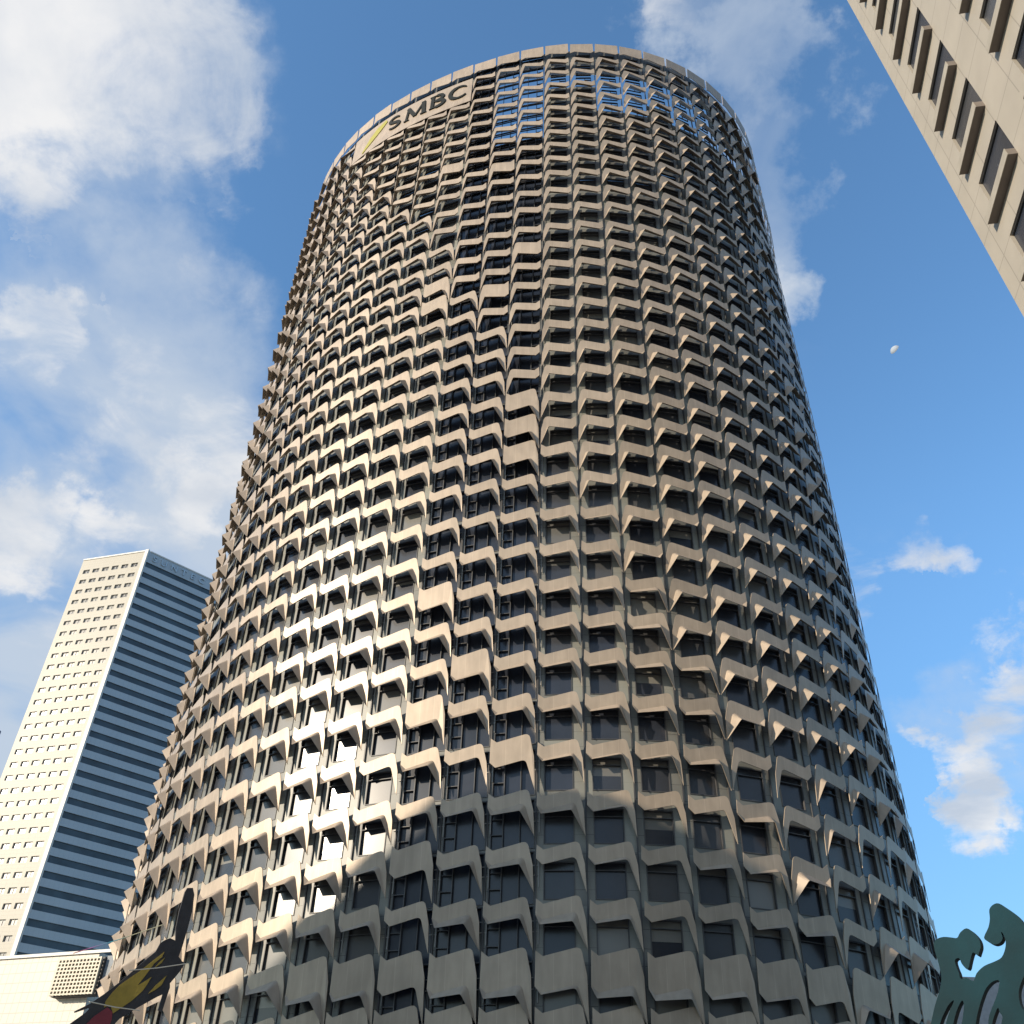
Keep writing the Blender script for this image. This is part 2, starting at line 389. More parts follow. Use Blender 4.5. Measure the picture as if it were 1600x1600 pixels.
rest_p, rest_f, rest_g, wallmb, pipes, openmb = MB(), MB(), MB(), MB(), MB(), MB()
def window_faces(fr, gl, k, i, mirror):
    s_j = (k + .45) * W; o, t, n = wall(s_j - W / 2); z0 = ROWS[i] - 3.2
    nz = (ROWS[i - 1] - 3.2 if i else RIM) - z0; pz = z0 - (ROWS[i + 1] - 3.2 if i + 1 < len(ROWS) else z0 - 3.6)
    def P(x, z, d=0.):
        if mirror: x = W - x
        return o + t * (x - W / 2) + n * d + Vector((0, 0, z0 + z))
    dark = k in DARK; opn = is_open(k, i)
    x0, x1, za, zb = (.22, W - .12, -.95, 2.75) if dark else (.56, 2.82, -.65, 1.95)
    zlo, zhi = -1.0 - (pz - 3.7), 2.7
    def q(fn, pts, **kw):
        fn([P(*p) for p in (pts if not mirror else pts[::-1])], **kw)
    rec = DW - .2
    if not opn:
        # wall cell with an opening and its reveals
        for a, b, c, d in ((0, x0, zlo, zhi), (x1, W, zlo, zhi), (x0, x1, zlo, za), (x0, x1, zb, zhi)):
            if b - a < .01 or d - c < .01: continue
            uv = [(a, c), (b, c), (b, d), (a, d)]
            q(wallmb.face, [(a, c, DW), (b, c, DW), (b, d, DW), (a, d, DW)], uv=uv if not mirror else uv[::-1], t=rnd.choice((0, 0, .35, .7)) if not dark else 0)
        for (a, c), (b, d) in (((x0, za), (x1, za)), ((x1, za), (x1, zb)), ((x1, zb), (x0, zb)), ((x0, zb), (x0, za))):
            q(wallmb.face, [(a, c, DW), (a, c, rec), (b, d, rec), (b, d, DW)], uv=[(.5, .5)] * 4)
        r = rnd.random()
        tn = 0 if dark else (.2 + .7 * rnd.random() if r < .2 else .22 * rnd.random() ** 2)
        tl = (rnd.uniform(-.04, .04), rnd.uniform(-.04, .04))
        gz = rec + .02
        hb = zb - (rnd.choice((.0, .5, .9, 1.4)) if (tn < .12 and rnd.random() < .3 and not dark) else 0)
        q(gl.face, [(x0, za, gz), (x1, za, gz + tl[0]), (x1, hb, gz + tl[0] + tl[1]), (x0, hb, gz + tl[1])], t=tn)
        if hb < zb: q(gl.face, [(x0, hb, gz), (x1, hb, gz), (x1, zb, gz), (x0, zb, gz)], t=rnd.uniform(.5, .95))
    def bar(a, b, c, d, d0, d1):
        p = P(a, c, d0); ax = P(b, c, d0) - p; az = P(a, d, d0) - p
        fr.box(p, ax, n * (d1 - d0), az)
    fd0, fd1 = (rec + .05, DW + .05) if not opn else (DW - .15, DW)
    bar(x0, x0 + .07, za, zb, fd0, fd1); bar(x1 - .07, x1, za, zb, fd0, fd1)
    bar(x0 + .07, x1 - .07, zb - .09, zb, fd0, fd1 + .05); bar(x0 + .07, x1 - .07, za, za + .07, fd0, fd1)
    if dark or opn:
        bar(x0 + .9, x0 + .98, za + .07, zb - .09, fd0, fd1); bar(x0 + 2.2, x0 + 2.26, za + .07, zb - .09, fd0, fd1)
        for zc in (.1, 1.25): bar(x0 + .07, x0 + .9, zc, zc + .06, fd0, fd1)
    else:
        bar(x0 + .07, x1 - .07, zb - .62, zb - .56, fd0, fd1)
        bar(x0 - .02, x0 + .05, zb + .02, zlo + 3.5 - .1, DW + .003, DW + .05)      # short transom post under the panel
def place_window(k, i, mirror):
    if (k, i) in TOP and not is_open(k, i):
        fr, gl = MB(), MB(); window_faces(fr, gl, k, i, mirror)
        f = keep(fr.build('window', M['frame'], tower)); gl.build('pane', M['pane'], f)
    else: window_faces(rest_f, rest_g, k, i, mirror)
for k in range(-30, 30):
    for i, zt in enumerate(ROWS):
        mir = leg_left(k, zt)
        if k > 9 and zt < 60: mir = True
        up = dn = 0.
        if k in DARK + (-3,) and rnd.random() < .17 and i > 6: up, dn = .55, -.45
        if i < 24: up, dn = up + .04, dn - .12
        if i >= 35 and k > -5: up, dn = .3, -.9
        low = zt < 33 and -3 <= k <= 8
        flap = rnd.uniform(.85, 1.05) if not low else rnd.choice((0, 0, .3, .5, .8, .95))
        if -4 < k < 3 and not low: flap = rnd.uniform(.6, .85)
        if k > 8 and rnd.random() < .2: flap = 0
        if k >= 11: flap = 0
        if k == 10 and rnd.random() < .6: flap = 0
        place_window(k, i, mir)
        if is_sign(k, i): continue
        jit = rnd.uniform(-.06, .06)
        if i == 0: args = (k, i, mir, 0, 0, 0, True)
        else: args = (k, i, mir, up + jit, dn + jit, flap)
        if (k, i) in TOP:
            p = MB(); add_panel(p, *args); keep(p.build('sunshade_panel', M['panel'], tower))
        else: add_panel(rest_p, *args)
keep(rest_p.build('sunshade_panel', M['panel'], tower))['kind'] = 'stuff'
rf = keep(rest_f.build('window', M['frame'], tower)); rf['kind'] = 'stuff'
rest_g.build('pane', M['pane'], rf)['kind'] = 'stuff'
# strip of wall above the last row and a podium wall below the first one, one sheet
for k in range(-30, 30):
    o, t, n = wall((k - .05) * W)
    for z0, z1 in ((RIM - .75 - .6, RIM - .6), (-1.7, ROWS[-1] - 4.2)):
        a, b = o - t * W / 2 + n * DW, o + t * W / 2 + n * DW
        wallmb.face([a + Vector((0, 0, z0)), b + Vector((0, 0, z0)), b + Vector((0, 0, z1)), a + Vector((0, 0, z1))], [(0, z0), (W, z0), (W, z1), (0, z1)])
keep(wallmb.build('wall', M['spandrel'], tower))
# vertical joint fins between the columns, darker beside the glass shaft
fins = MB()
for k in range(-30, 30):
    o, t, n = wall((k + .45) * W)
    fins.box(o - t * .05 + n * (DW + .004) + Vector((0, 0, -1.7)), t * .1, n * .16, Vector((0, 0, RIM + .6)))
keep(fins.build('joint_fin', M['frame'], tower))
# maintenance pipes and ladders in the shaft joints
for k in (-4, -3, -2, -1, 0):
    o, t, n = wall((k + .45) * W)
    for i, zt in enumerate(ROWS[7:]):
        z = zt - 2.2
        pipes.box(o - t * .28 + n * (DW + .05) + Vector((0, 0, z)), t * .56, n * .06, Vector((0, 0, .06)))
        pipes.box(o - t * .28 + n * (DW + .05) + Vector((0, 0, z + .7)), t * .56, n * .06, Vector((0, 0, .06)))
        pipes.box(o + t * .2 + n * (DW + .112) + Vector((0, 0, z - .8)), t * .06, n * .05, Vector((0, 0, 2.6)))
keep(pipes.build('service_pipes', M['pipe'], tower))
# roof deck below the open crown
rd = MB(); rim = [wall(-PER / 2 + PER * j / 180)[0] - wall(-PER / 2 + PER * j / 180)[2] * .6 + Vector((0, 0, 103.)) for j in range(180)]
rd.face(rim); keep(rd.build('roof', M['deck'], tower))

# --- rooftop sign
def curve_pt(s, z, d):
    o, t, n = wall(s); return o + n * d + Vector((0, 0, z))
SZ0, SZ1 = 132.5, 139.15
sg = MB(); a0, a1 = -8.5 * W, -2.55 * W; nn = 24
for j in range(nn):
    s0, s1 = a0 + (a1 - a0) * j / nn, a0 + (a1 - a0) * (j + 1) / nn
    q = [(s0, SZ0), (s1, SZ0), (s1, SZ1), (s0, SZ1)]
    sg.face([curve_pt(s, z, DP + .22) for s, z in q], [(s, z) for s, z in q])
    sg.face([curve_pt(s, z, DP + .12) for s, z in q[::-1]])
    for z, fl in ((SZ0, 0), (SZ1, 1)):
        f = [curve_pt(s0, z, DP + .12), curve_pt(s1, z, DP + .12), curve_pt(s1, z, DP + .22), curve_pt(s0, z, DP + .22)]; sg.face(f if fl == 0 else f[::-1])
for s in (a0, a1):
    f = [curve_pt(s, SZ0, DP + .12), curve_pt(s, SZ0, DP + .22), curve_pt(s, SZ1, DP + .22), curve_pt(s, SZ1, DP + .12)]; sg.face(f)
sign = keep(sg.build('sign_panel', M['panel'], tower))
def stroke(pts, ws):
    """outline polygon of a pen stroke with changing width"""
    L_, R_ = [], []
    for i, p in enumerate(pts):
        a, b = pts[max(i - 1, 0)], pts[min(i + 1, len(pts) - 1)]
        dx, dy = b[0] - a[0], b[1] - a[1]; l = math.hypot(dx, dy) or 1; w = (ws[i] if isinstance(ws, list) else ws) / 2
        L_.append((p[0] - dy / l * w, p[1] + dx / l * w)); R_.append((p[0] + dy / l * w, p[1] - dx / l * w))
    return L_, R_
def letter(name, strokes, s_mid, width, z0, height, m, dep=.16):
    mb = MB()
    for si, (pts, ws) in enumerate(strokes):
        l_, r_ = stroke(pts, ws); d0, d1 = DP + .2, DP + .22 + dep + .004 * si
        def Q(p, d): return curve_pt(s_mid + (p[0] - .5) * width, z0 + p[1] * height, d)
        for j in range(len(pts) - 1):
            mb.face([Q(r_[j], d1), Q(r_[j + 1], d1), Q(l_[j + 1], d1), Q(l_[j], d1)][::-1])
            mb.face([Q(l_[j], d0), Q(l_[j], d1), Q(l_[j + 1], d1), Q(l_[j + 1], d0)]); mb.face([Q(r_[j], d0), Q(r_[j + 1], d0), Q(r_[j + 1], d1), Q(r_[j], d1)])
        for j in (0, -1): mb.face([Q(l_[j], d0), Q(r_[j], d0), Q(r_[j], d1), Q(l_[j], d1)])
    o = mb.build(name, m, sign); return fix_normals(o)
def ell(cx, cy, rx, ry, a0, a1, n=14): return [(cx + rx * cos(R(a0 + (a1 - a0) * i / n)), cy + ry * sin(R(a0 + (a1 - a0) * i / n))) for i in range(n + 1)]
wS = [.1] + [.13] * 5 + [.19] * 4 + [.13] * 6 + [.2] * 4 + [.13] * 5 + [.1]
sp = ell(.5, .73, .3, .2, 30, 250, 12)[:-1] + ell(.5, .27, .32, .21, 70, -150, 12)
LET = [('S', [(sp, [.1 + .1 * sin(pi * i / (len(sp) - 1)) for i in range(len(sp))])], -6.16, 3.0),
       ('M', [([(.1, 0), (.16, 1)], .1), ([(.14, .98), (.5, .12)], .17), ([(.5, .12), (.86, .98)], .09), ([(.84, 1), (.9, 0)], .17), ([(0, .03), (.22, .03)], .07), ([(.76, .03), (1.02, .03)], .07)], -5.11, 3.9),
       ('B', [([(.2, 0), (.2, 1)], .19), (ell(.42, .755, .34, .205, 100, -100), [.08] + [.18] * 13 + [.08]), (ell(.42, .275, .42, .24, 100, -100), [.08] + [.2] * 13 + [.08]), ([(.05, .035), (.46, .035)], .07), ([(.05, .965), (.46, .965)], .07), ([(.2, .515), (.46, .515)], .07)], -4.05, 3.1),
       ('C', [(ell(.53, .5, .44, .45, 42, 318, 18), [.08, .1] + [.13] * 3 + [.19] * 9 + [.13] * 3 + [.1, .07])], -3.12, 3.4)]
for ch, st, sm, wd in LET: letter('letter', st, sm * W, wd, 134.3, 3.6, M['letter'])
letter('emblem', [([(-.3, -.1), (.2, .38), (.62, .72), (1.1, 1.02)], [.08, .36, .42, .2])], -7.15 * W, 3.2, 133.6, 4.6, M['green'], .1)

# ------------------------------------------------------------------ background tower (left)
M['cream'] = uv_lines(mat('cream_tile', (.3, .278, .225), .5, 0, .05, .05), 2.05, 1.02, .09, .8)
M['blue_panel'] = uv_lines(mat('blue_grey_panel', (.36, .42, .46), .35, .1, .05, .1), 1.4, 0, .05, .8)
M['ribbon'] = mat('ribbon_glass', (.045, .075, .1), .2, 0, .3, .2, spec=.35)
M['white_fin'] = mat('white_fin', (.55, .54, .5), .5)
Bc = Vector((-123.7, 259.1, 0)); Ba = Vector((-148.3, 266.3, 0)); Be = Vector((-103.4, 278.4, 0))
BH = 180.
tl_ = (Ba - Bc); WL = tl_.length; tl_.normalize(); tr_ = (Be - Bc).normalized()
nl = Vector((tl_.y, -tl_.x, 0)); nl = nl if nl.dot(-Bc) > 0 else -nl
nr = Vector((tr_.y, -tr_.x, 0)); nr = nr if nr.dot(-Bc) > 0 else -nr
Lr = 60.
bt = thing('high_rise_tower', 'tall pale tower far left with one cream punched-window face and one blue ribbon-window face', 'building', Bc + Vector((0, 0, -1.7)))
B0 = bt.location.copy()
def bkeep(o): o.location = -B0; return o
zt0, dz = 174.6, 4.075
NR = 42
def lp(u, z, d): return Bc + tl_ * u + nl * d + Vector((0, 0, z))       # u from the corner, leftwards
def rp(u, z, d): return Bc + tr_ * u + nr * d + Vector((0, 0, z))
wl = MB()
u_c = [WL - 2.9 - (21.8 - 2.9) * j / 5 for j in range(6)]               # window centres
hw, hh = 1.28, .78
rowsz = [zt0 - dz * j for j in range(NR)]
# cream face with true openings: strips between the window rows and piers between the windows
def lq(mb, u0, u1, z0, z1, d=0.):
    mb.face([lp(u0, z0, d), lp(u0, z1, d), lp(u1, z1, d), lp(u1, z0, d)][::1], [(u0, z0), (u0, z1), (u1, z1), (u1, z0)])
ztop = BH
for j, zc in enumerate(rowsz):
    lq(wl, 0, WL, zc + hh, ztop); ztop = zc - hh
    ed = [0] + sorted([u - hw for u in u_c] + [u + hw for u in u_c]) + [WL]
    for a, b in zip(ed[::2], ed[1::2]): lq(wl, a, b, zc - hh, zc + hh)
    for u in u_c:
        for (a, c), (b, d) in (((u - hw, zc - hh), (u + hw, zc - hh)), ((u + hw, zc - hh), (u + hw, zc + hh)), ((u + hw, zc + hh), (u - hw, zc + hh)), ((u - hw, zc + hh), (u - hw, zc - hh))):
            wl.face([lp(a, c, 0), lp(b, d, 0), lp(b, d, -.5), lp(a, c, -.5)], [(.5, .5)] * 4)
lq(wl, 0, WL, -1.7, ztop)
far_l = Ba + tr_ * Lr; far_r = Bc + tr_ * Lr
V = lambda p, z: Vector((p.x, p.y, z))
wl.face([V(Ba, -1.7), V(Ba, BH), V(far_l, BH), V(far_l, -1.7)], [(0, 0), (0, BH), (Lr, BH), (Lr, 0)])
wl.face([V(far_r, -1.7), V(far_r, BH), V(far_l, BH), V(far_l, -1.7)], [(0, 0), (0, BH), (WL, BH), (WL, 0)])
bkeep(wl.build('wall', M['cream'], bt))
roof_ = MB(); roof_.face([V(Bc, BH - .6), V(far_r, BH - .6), V(far_l, BH - .6), V(Ba, BH - .6)]); bkeep(roof_.build('roof', M['deck'], bt))
wins = [(j, u) for j in range(NR) for u in u_c]
restf, restg = MB(), MB()
for q, (j, u) in enumerate(wins):
    fr, gl = (MB(), MB()) if q < 100 else (restf, restg)
    zc = rowsz[j]
    gl.face([lp(u - hw, zc - hh, -.42), lp(u - hw, zc + hh, -.42), lp(u + hw, zc + hh, -.42), lp(u + hw, zc - hh, -.42)], None, rnd.choice((0, .1, .1, .2, .2, .35, .8)))
    for a, b, c, d in ((u - hw, u - hw + .12, -hh, hh), (u + hw - .12, u + hw, -hh, hh), (u - .06, u + .06, -hh, hh)):
        fr.box(lp(a, zc + c, -.4), tl_ * (b - a), nl * .1, Vector((0, 0, d - c)))
    for c in (-hh, hh - .1): fr.box(lp(u - hw + .12, zc + c, -.4), tl_ * (2 * hw - .24), nl * .095, Vector((0, 0, .1)))
    if q < 100:
        f = bkeep(fr.build('window', M['white_fin'], bt)); gl.build('pane', M['pane'], f)
f = bkeep(restf.build('window', M['white_fin'], bt)); f['kind'] = 'stuff'; restg.build('pane', M['pane'], f)['kind'] = 'stuff'
# blue face: recessed glass ribbons between panel bands
bw = MB(); ztop = BH
for j, zc in enumerate(rowsz):
    z1, z0 = zc + .95, zc - .95
    for a, c in ((z1, ztop), ):
        bw.face([rp(0, a, 0), rp(Lr, a, 0), rp(Lr, c, 0), rp(0, c, 0)], [(0, a), (Lr, a), (Lr, c), (0, c)])
    bw.face([rp(0, z1, 0), rp(0, z1, -.4), rp(Lr, z1, -.4), rp(Lr, z1, 0)]); bw.face([rp(0, z0, 0), rp(Lr, z0, 0), rp(Lr, z0, -.4), rp(0, z0, -.4)])
    ztop = z0
    rb = MB(); ns = 14
    for q in range(ns):
        a, b = Lr * q / ns, Lr * (q + 1) / ns
        rb.face([rp(a, z0, -.38), rp(b, z0, -.38), rp(b, z1, -.38), rp(a, z1, -.38)], None, 0)
    bkeep(rb.build('ribbon_window', M['ribbon'], bt))
bw.face([rp(0, -1.7, 0), rp(Lr, -1.7, 0), rp(Lr, ztop, 0), rp(0, ztop, 0)], [(0, 0), (Lr, 0), (Lr, 50), (0, 50)])
bkeep(bw.build('panel_face', M['blue_panel'], bt))
cf = MB(); cf.box(lp(-.35, -1.7, -.3), tl_ * 1.25, nl * .75, Vector((0, 0, BH + 1.9)))
bkeep(cf.build('corner_fin', M['white_fin'], bt))
cp = MB(); cp.box(lp(.95, BH - .35, -.3), tl_ * (WL - .95), nl * .5, Vector((0, 0, .55)))
cp.box(rp(.9, BH - .35, -.3), tr_ * (Lr - .9), nr * .45, Vector((0, 0, .45)))
bkeep(cp.build('coping', M['white_fin'], bt))
def text_mesh(txt, size, place, depth, m, parent, name='letter', sx=1.0):
    """each letter of txt as its own raised mesh; place(x, y, d) -> world"""
    x = 0.
    for ch in txt:
        cu_ = bpy.data.curves.new('glyph', 'FONT'); cu_.body = ch; cu_.size = size
        tmp = bpy.data.objects.new('glyph', cu_); me = bpy.data.meshes.new_from_object(tmp)
        bpy.data.objects.remove(tmp); bpy.data.curves.remove(cu_)
        wd = max(v.co.x for v in me.vertices)
        bm = bmesh.new(); bm.from_mesh(me); bmesh.ops.remove_doubles(bm, verts=bm.verts, dist=.001)
        g_ = bmesh.ops.extrude_face_region(bm, geom=list(bm.faces))
        for v in [q for q in g_['geom'] if isinstance(q, bmesh.types.BMVert)]: v.co.z = depth
        for v in bm.verts: v.co = place(x + v.co.x * sx, v.co.y, v.co.z)
        bmesh.ops.recalc_face_normals(bm, faces=bm.faces); bm.to_mesh(me); bm.free(); me.name = name
        bkeep(link(name, me, m, parent)); x += wd * sx + size * .55
M['raised'] = mat('raised_letter', (.42, .52, .6), .35, .2)
text_mesh('SUNTEC', 2.9, lambda x, y, d: rp(2.2 + x, 176.6 + y, .02 + d), .35, M['raised'], bt, sx=1.15)

# ------------------------------------------------------------------ low tiled block in front of it
Q0 = Vector((-107.8, 225.9, 0)); Q1 = Vector((-82.3, 215.9, 0)); QH = 45.
tq = (Q1 - Q0).normalized(); nq = Vector((tq.y, -tq.x, 0)); nq = nq if nq.dot(-Q0) > 0 else -nq
LQ = (Q1 - Q0).length
lb = thing('podium_block', 'low white tiled block with a square-holed lattice screen below the pale tower', 'building', Q0 + Vector((0, 0, -1.7)))
L0 = lb.location.copy()
def lkeep(o): o.location = -L0; return o
def qp(u, z, d): return Q0 + tq * u + nq * d + Vector((0, 0, z))
M['white_tile'] = uv_lines(mat('white_tile', (.5, .455, .38), .5, 0, .05, .05), 1.9, 1.9, .2, .72)
M['lattice'] = mat('cream_lattice', (.46, .41, .31), .5)
M['shaded_side'] = uv_lines(mat('shaded_side', (.2, .225, .25), .6), 2, 2, .1, .8)  # block's side in shade; that shade is put into the grey colour
fb = MB(); ex = 60.
fb.face([qp(-ex, -1.7, 0), qp(LQ - 3.5, -1.7, 0), qp(LQ - 3.5, QH, 0), qp(-ex, QH, 0)], [(0, 0), (ex + LQ, 0), (ex + LQ, QH), (0, QH)])
fb.face([qp(LQ - 3.5, -1.7, 0), qp(LQ - 3.5, -1.7, -30), qp(LQ - 3.5, QH, -30), qp(LQ - 3.5, QH, 0)], [(0, 0), (30, 0), (30, QH), (0, QH)])
fb.face([qp(-ex, QH, 0), qp(LQ - 3.5, QH, 0), qp(LQ - 3.5, QH, -30), qp(-ex, QH, -30)])
fb.face([qp(-ex, -1.7, -30), qp(-ex, QH, -30), qp(LQ - 3.5, QH, -30), qp(LQ - 3.5, -1.7, -30)])
fb.face([qp(-ex, -1.7, 0), qp(-ex, QH, 0), qp(-ex, QH, -30), qp(-ex, -1.7, -30)])
lkeep(fb.build('wall', M['white_tile'], lb))
# lattice box on the face
def hit(px, py, d):
    r_ = ray(px, py); p0 = qp(0, 0, d); k = p0.dot(nq) / r_.dot(nq); X = r_ * k - Q0; return X.dot(tq), X.z
uA, zA = hit(93, 1500, 2.5); uB, _ = hit(158, 1496, 2.5); _, zB = hit(146, 1551, 2.5)
NU, NZ = 12, 9
cw, ch = (uB - uA) / NU, (zA - zB) / NZ
la = MB()
for i in range(NU + 1): la.box(qp(uA + cw * i - .16 * cw, zB - .2, 2.1), tq * (.36 * cw), nq * .4, Vector((0, 0, zA - zB + .4)))
for j in range(NZ + 1): la.box(qp(uA - .16 * cw, zB + ch * j - .18 * ch, 2.095), tq * (uB - uA + .3 * cw), nq * .395, Vector((0, 0, .38 * ch)))
lkeep(la.build('lattice_screen', M['lattice'], lb))
bk = MB(); bk.box(qp(uA - .3, zB - .3, .01), tq * (uB - uA + .6), nq * 1.6, Vector((0, 0, zA - zB + .6)))
lkeep(bk.build('screen_recess', mat('dark_recess', (.08, .075, .07), .7), lb))
sd = MB(); sd.box(qp(uB + .5, zB - .35, .01), tq * 9, nq * 1.2, Vector((0, 0, zA - zB + .9)))
lkeep(sd.build('side_panel', M['shaded_side'], lb))
cpq = MB(); cpq.box(qp(-ex, QH - .15, -.3), tq * (ex + LQ), nq * .75, Vector((0, 0, .6))); lkeep(cpq.build('coping', M['white_fin'], lb))

# sliver of a dark tower at the left edge
sv = thing('distant_tower', 'sliver of a slate blue tower at the far left edge beside the cream tower', 'building', (-236, 420, -1.7))
sb = MB(); dv = ray(2, 1143); pz = 450 / dv.y * dv.z; pxx = 450 / dv.y * dv.x
sb.box((pxx - 40, 420, -1.7), (40, 0, 0), (0, 30, 0), (0, 0, pz + 1.7))
o = sb.build('wall', uv_lines(mat('slate_glass', (.09, .13, .2), .25), 3, 3.8, .5, .6), sv); o.location = -sv.location

# ------------------------------------------------------------------ beige slab on the right
PR = 15.3; LEAN = .075; aR = R(10.4)
tR = Vector((sin(aR), cos(aR), 0)); nR = Vector((-tR.y, tR.x, 0))         # nR points left, towards the street
def wp(a, z, d): return tR * (a + LEAN * (z - 40)) - nR * PR + nR * d + Vector((0, 0, z))
def hitR(px, py):
    r_ = ray(px, py); k = -PR / r_.dot(nR); X = r_ * k; return X.dot(tR) - LEAN * (X.z - 40), X.z
M['beige'] = uv_lines(mat('beige_tile', (.315, .282, .232), .6, 0, .06, .6), 1.9, 2.0, .05, .7)
M['ledge'] = mat('brown_ledge', (.15, .125, .105), .6)
M['ledge_lip'] = mat('ledge_lip', (.3, .27, .22), .6)  # paler than the ledge: light caught on the edge, put into the colour
aE, zE = hitR(1445, 218)
pA = [hitR(1300 + x / 3.2, y / 3.2) for x, y in ((425, 45), (540, 200), (670, 380), (820, 590))]
pD = [hitR(1300 + x / 3.2, y / 3.2) for x, y in ((380, 345), (490, 515), (610, 705), (745, 930))]
pB = [hitR(1300 + x / 3.2, y / 3.2) for x, y in ((488, 128), (612, 295), (755, 490), (920, 715))]
avg = lambda l, i: sum(q[i] for q in l) / len(l)
FH = (pA[0][1] - pA[-1][1]) / 3
a_near, a_far = avg(pA, 0), avg(pD, 0); wh = avg([(p[0], p[1] - q[1]) for p, q in zip(pA, pB)], 1)
zt_ = [pA[-1][1] + FH * j for j in range(-9, 16)]
wlen = a_far - a_near
c2 = hitR(1300 + 900 / 3.2, 300 / 3.2); pitch_a = a_far - c2[0]
print('right building', FH, a_near, a_far, wh, aE, pitch_a)
rbld = thing('slab_building', 'beige tiled office slab leaning into the top right corner with projecting window ledges', 'building', wp(aE, 40, 0) + Vector((0, 0, -41.7)))
R0 = rbld.location.copy()
def rkeep(o): o.location = -R0; return o
cols = [a_near - pitch_a * j for j in range(0, 4)]
a_end = cols[-1] - 1.5
zb_, zt2 = -1.7, zt_[-1] + 3
wmb = MB()
def rq(a0, a1, z0, z1, d=0.):
    wmb.face([wp(a0, z0, d), wp(a0, z1, d), wp(a1, z1, d), wp(a1, z0, d)][::-1], [(a0, z0), (a0, z1), (a1, z1), (a1, z0)][::-1])
ztop = zt2
for z in reversed(zt_):
    rq(a_end, aE, z, ztop); ztop = z - wh
    ed = [a_end] + sorted([c for c in cols] + [c + wlen for c in cols]) + [aE]
    for a, b in zip(ed[::2], ed[1::2]): rq(a, b, z - wh, z)
    for c in cols:
        for (a, q0), (b, q1) in (((c, z), (c + wlen, z)), ((c + wlen, z), (c + wlen, z - wh)), ((c + wlen, z - wh), (c, z - wh)), ((c, z - wh), (c, z))):
            wmb.face([wp(a, q0, 0), wp(b, q1, 0), wp(b, q1, -.35), wp(a, q0, -.35)], [(.5, .5)] * 4)
rq(a_end, aE, zb_, ztop)
e0, e1 = wp(aE, zb_, 0), wp(aE, zt2, 0); back = -nR * 26
wmb.face([e0, e0 + back, e1 + back, e1], [(0, zb_), (26, zb_), (26, zt2), (0, zt2)])
g0, g1 = wp(a_end, zb_, 0), wp(a_end, zt2, 0)
wmb.face([g0, g0 + back, g1 + back, g1], [(0, zb_), (26, zb_), (26, zt2), (0, zt2)])
wmb.face([e0 + back, g0 + back, g1 + back, e1 + back]); wmb.face([e1, e1 + back, g1 + back, g1])
rkeep(wmb.build('wall', M['beige'], rbld))
for c in cols:
    for z in zt_:
        fr, gl = MB(), MB()
        gl.face([wp(c, z - wh, -.15), wp(c, z, -.15), wp(c + wlen, z, -.15), wp(c + wlen, z - wh, -.15)][::-1], None, rnd.choice((0, 0, .05, .15)))
        for a, b in ((c, c + .06), (c + wlen - .06, c + wlen), (c + wlen * .5, c + wlen * .5 + .05)):
            p = wp(a, z - wh, -.135); fr.box(p, wp(b, z - wh, -.135) - p, nR * .07, wp(a, z, -.28) - p)
        for q0 in (z - wh, z - .06):
            p = wp(c + .06, q0, -.135); fr.box(p, wp(c + wlen - .06, q0, -.135) - p, nR * .068, Vector((0, 0, .06)))
        f = rkeep(fr.build('window', M['frame'], rbld)); gl.build('pane', M['pane'], f)
        lg = MB(); zl = z - wh - .03
        p = wp(c + .0, zl - .42, .004); lg.box(p, wp(c + wlen + .25, zl - .42, .004) - p, nR * .36, wp(c, zl, .004) - p)
        lo = lg.build('window_ledge', M['ledge'], f)
        lip = MB(); p = wp(c - .01, zl - .43, .366); lip.box(p, wp(c + wlen + .26, zl - .43, .366) - p, nR * .03, wp(c - .01, zl + .02, .366) - p)
        for v in lip.v: pass
        ll = lip.mesh('ledge_lip'); lo.data.materials.append(M['ledge_lip'])
        bm = bmesh.new(); bm.from_mesh(lo.data); n0 = len(bm.faces); bm.from_mesh(ll); bm.faces.ensure_lookup_table()
        for ff in bm.faces[n0:]: ff.material_index = 1
        bm.to_mesh(lo.data); bm.free(); bpy.data.meshes.remove(ll)

# ------------------------------------------------------------------ grey hall low on the right, behind the sculpture
dv = ray(1530, 1527); kk = 150 / dv.y; hz = dv.z * kk; hx = ray(1440, 1560).x * 150 / ray(1440, 1560).y
hb = thing('low_hall', 'low pale grey hall half hidden behind the dark green sculpture', 'building', (hx, 150, -1.7))
h_ = MB(); h_.box((hx, 150, -1.7), (90, 0, 0), (0, 40, 0), (0, 0, hz + 1.7))
o = h_.build('wall', uv_lines(mat('pale_cladding', (.5, .5, .5), .5), 3, 1.5, .06, .8), hb); o.location = -hb.location

# ------------------------------------------------------------------ office block behind the photographer whose shadow falls on the tower foot
cb = Vector((-78.34, 29.62, -1.7)); hC = 56.09
def az_(d): return Vector((sin(R(d)), cos(R(d)), 0))
foot = [cb, cb + Vector((8.7, -3.6, 0)), cb + Vector((8.8, -7, 0)), cb + Vector((5.5, -14, 0)), cb + Vector((3, -40, 0)), cb + Vector((-58, -42, 0)), cb + Vector((-52, -11.8, 0))]
ob = thing('office_block', 'plain stone office block across the street shading the tower foot', 'building', cb)
om = MB(); n_ = len(foot); up_ = Vector((0, 0, hC + 1.7))
for i in range(n_):
    a, b = foot[i], foot[(i + 1) % n_]; L_ = (b - a).length
    om.face([b, a, a + up_, b + up_], [(0, 0), (L_, 0), (L_, hC), (0, hC)])
om.face([p + up_ for p in foot]); o = fix_normals(om.build('wall', uv_lines(mat('grey_stone', (.3, .28, .25), .6), 3, 3.6, 1.1, .35), ob)); o.location = -cb

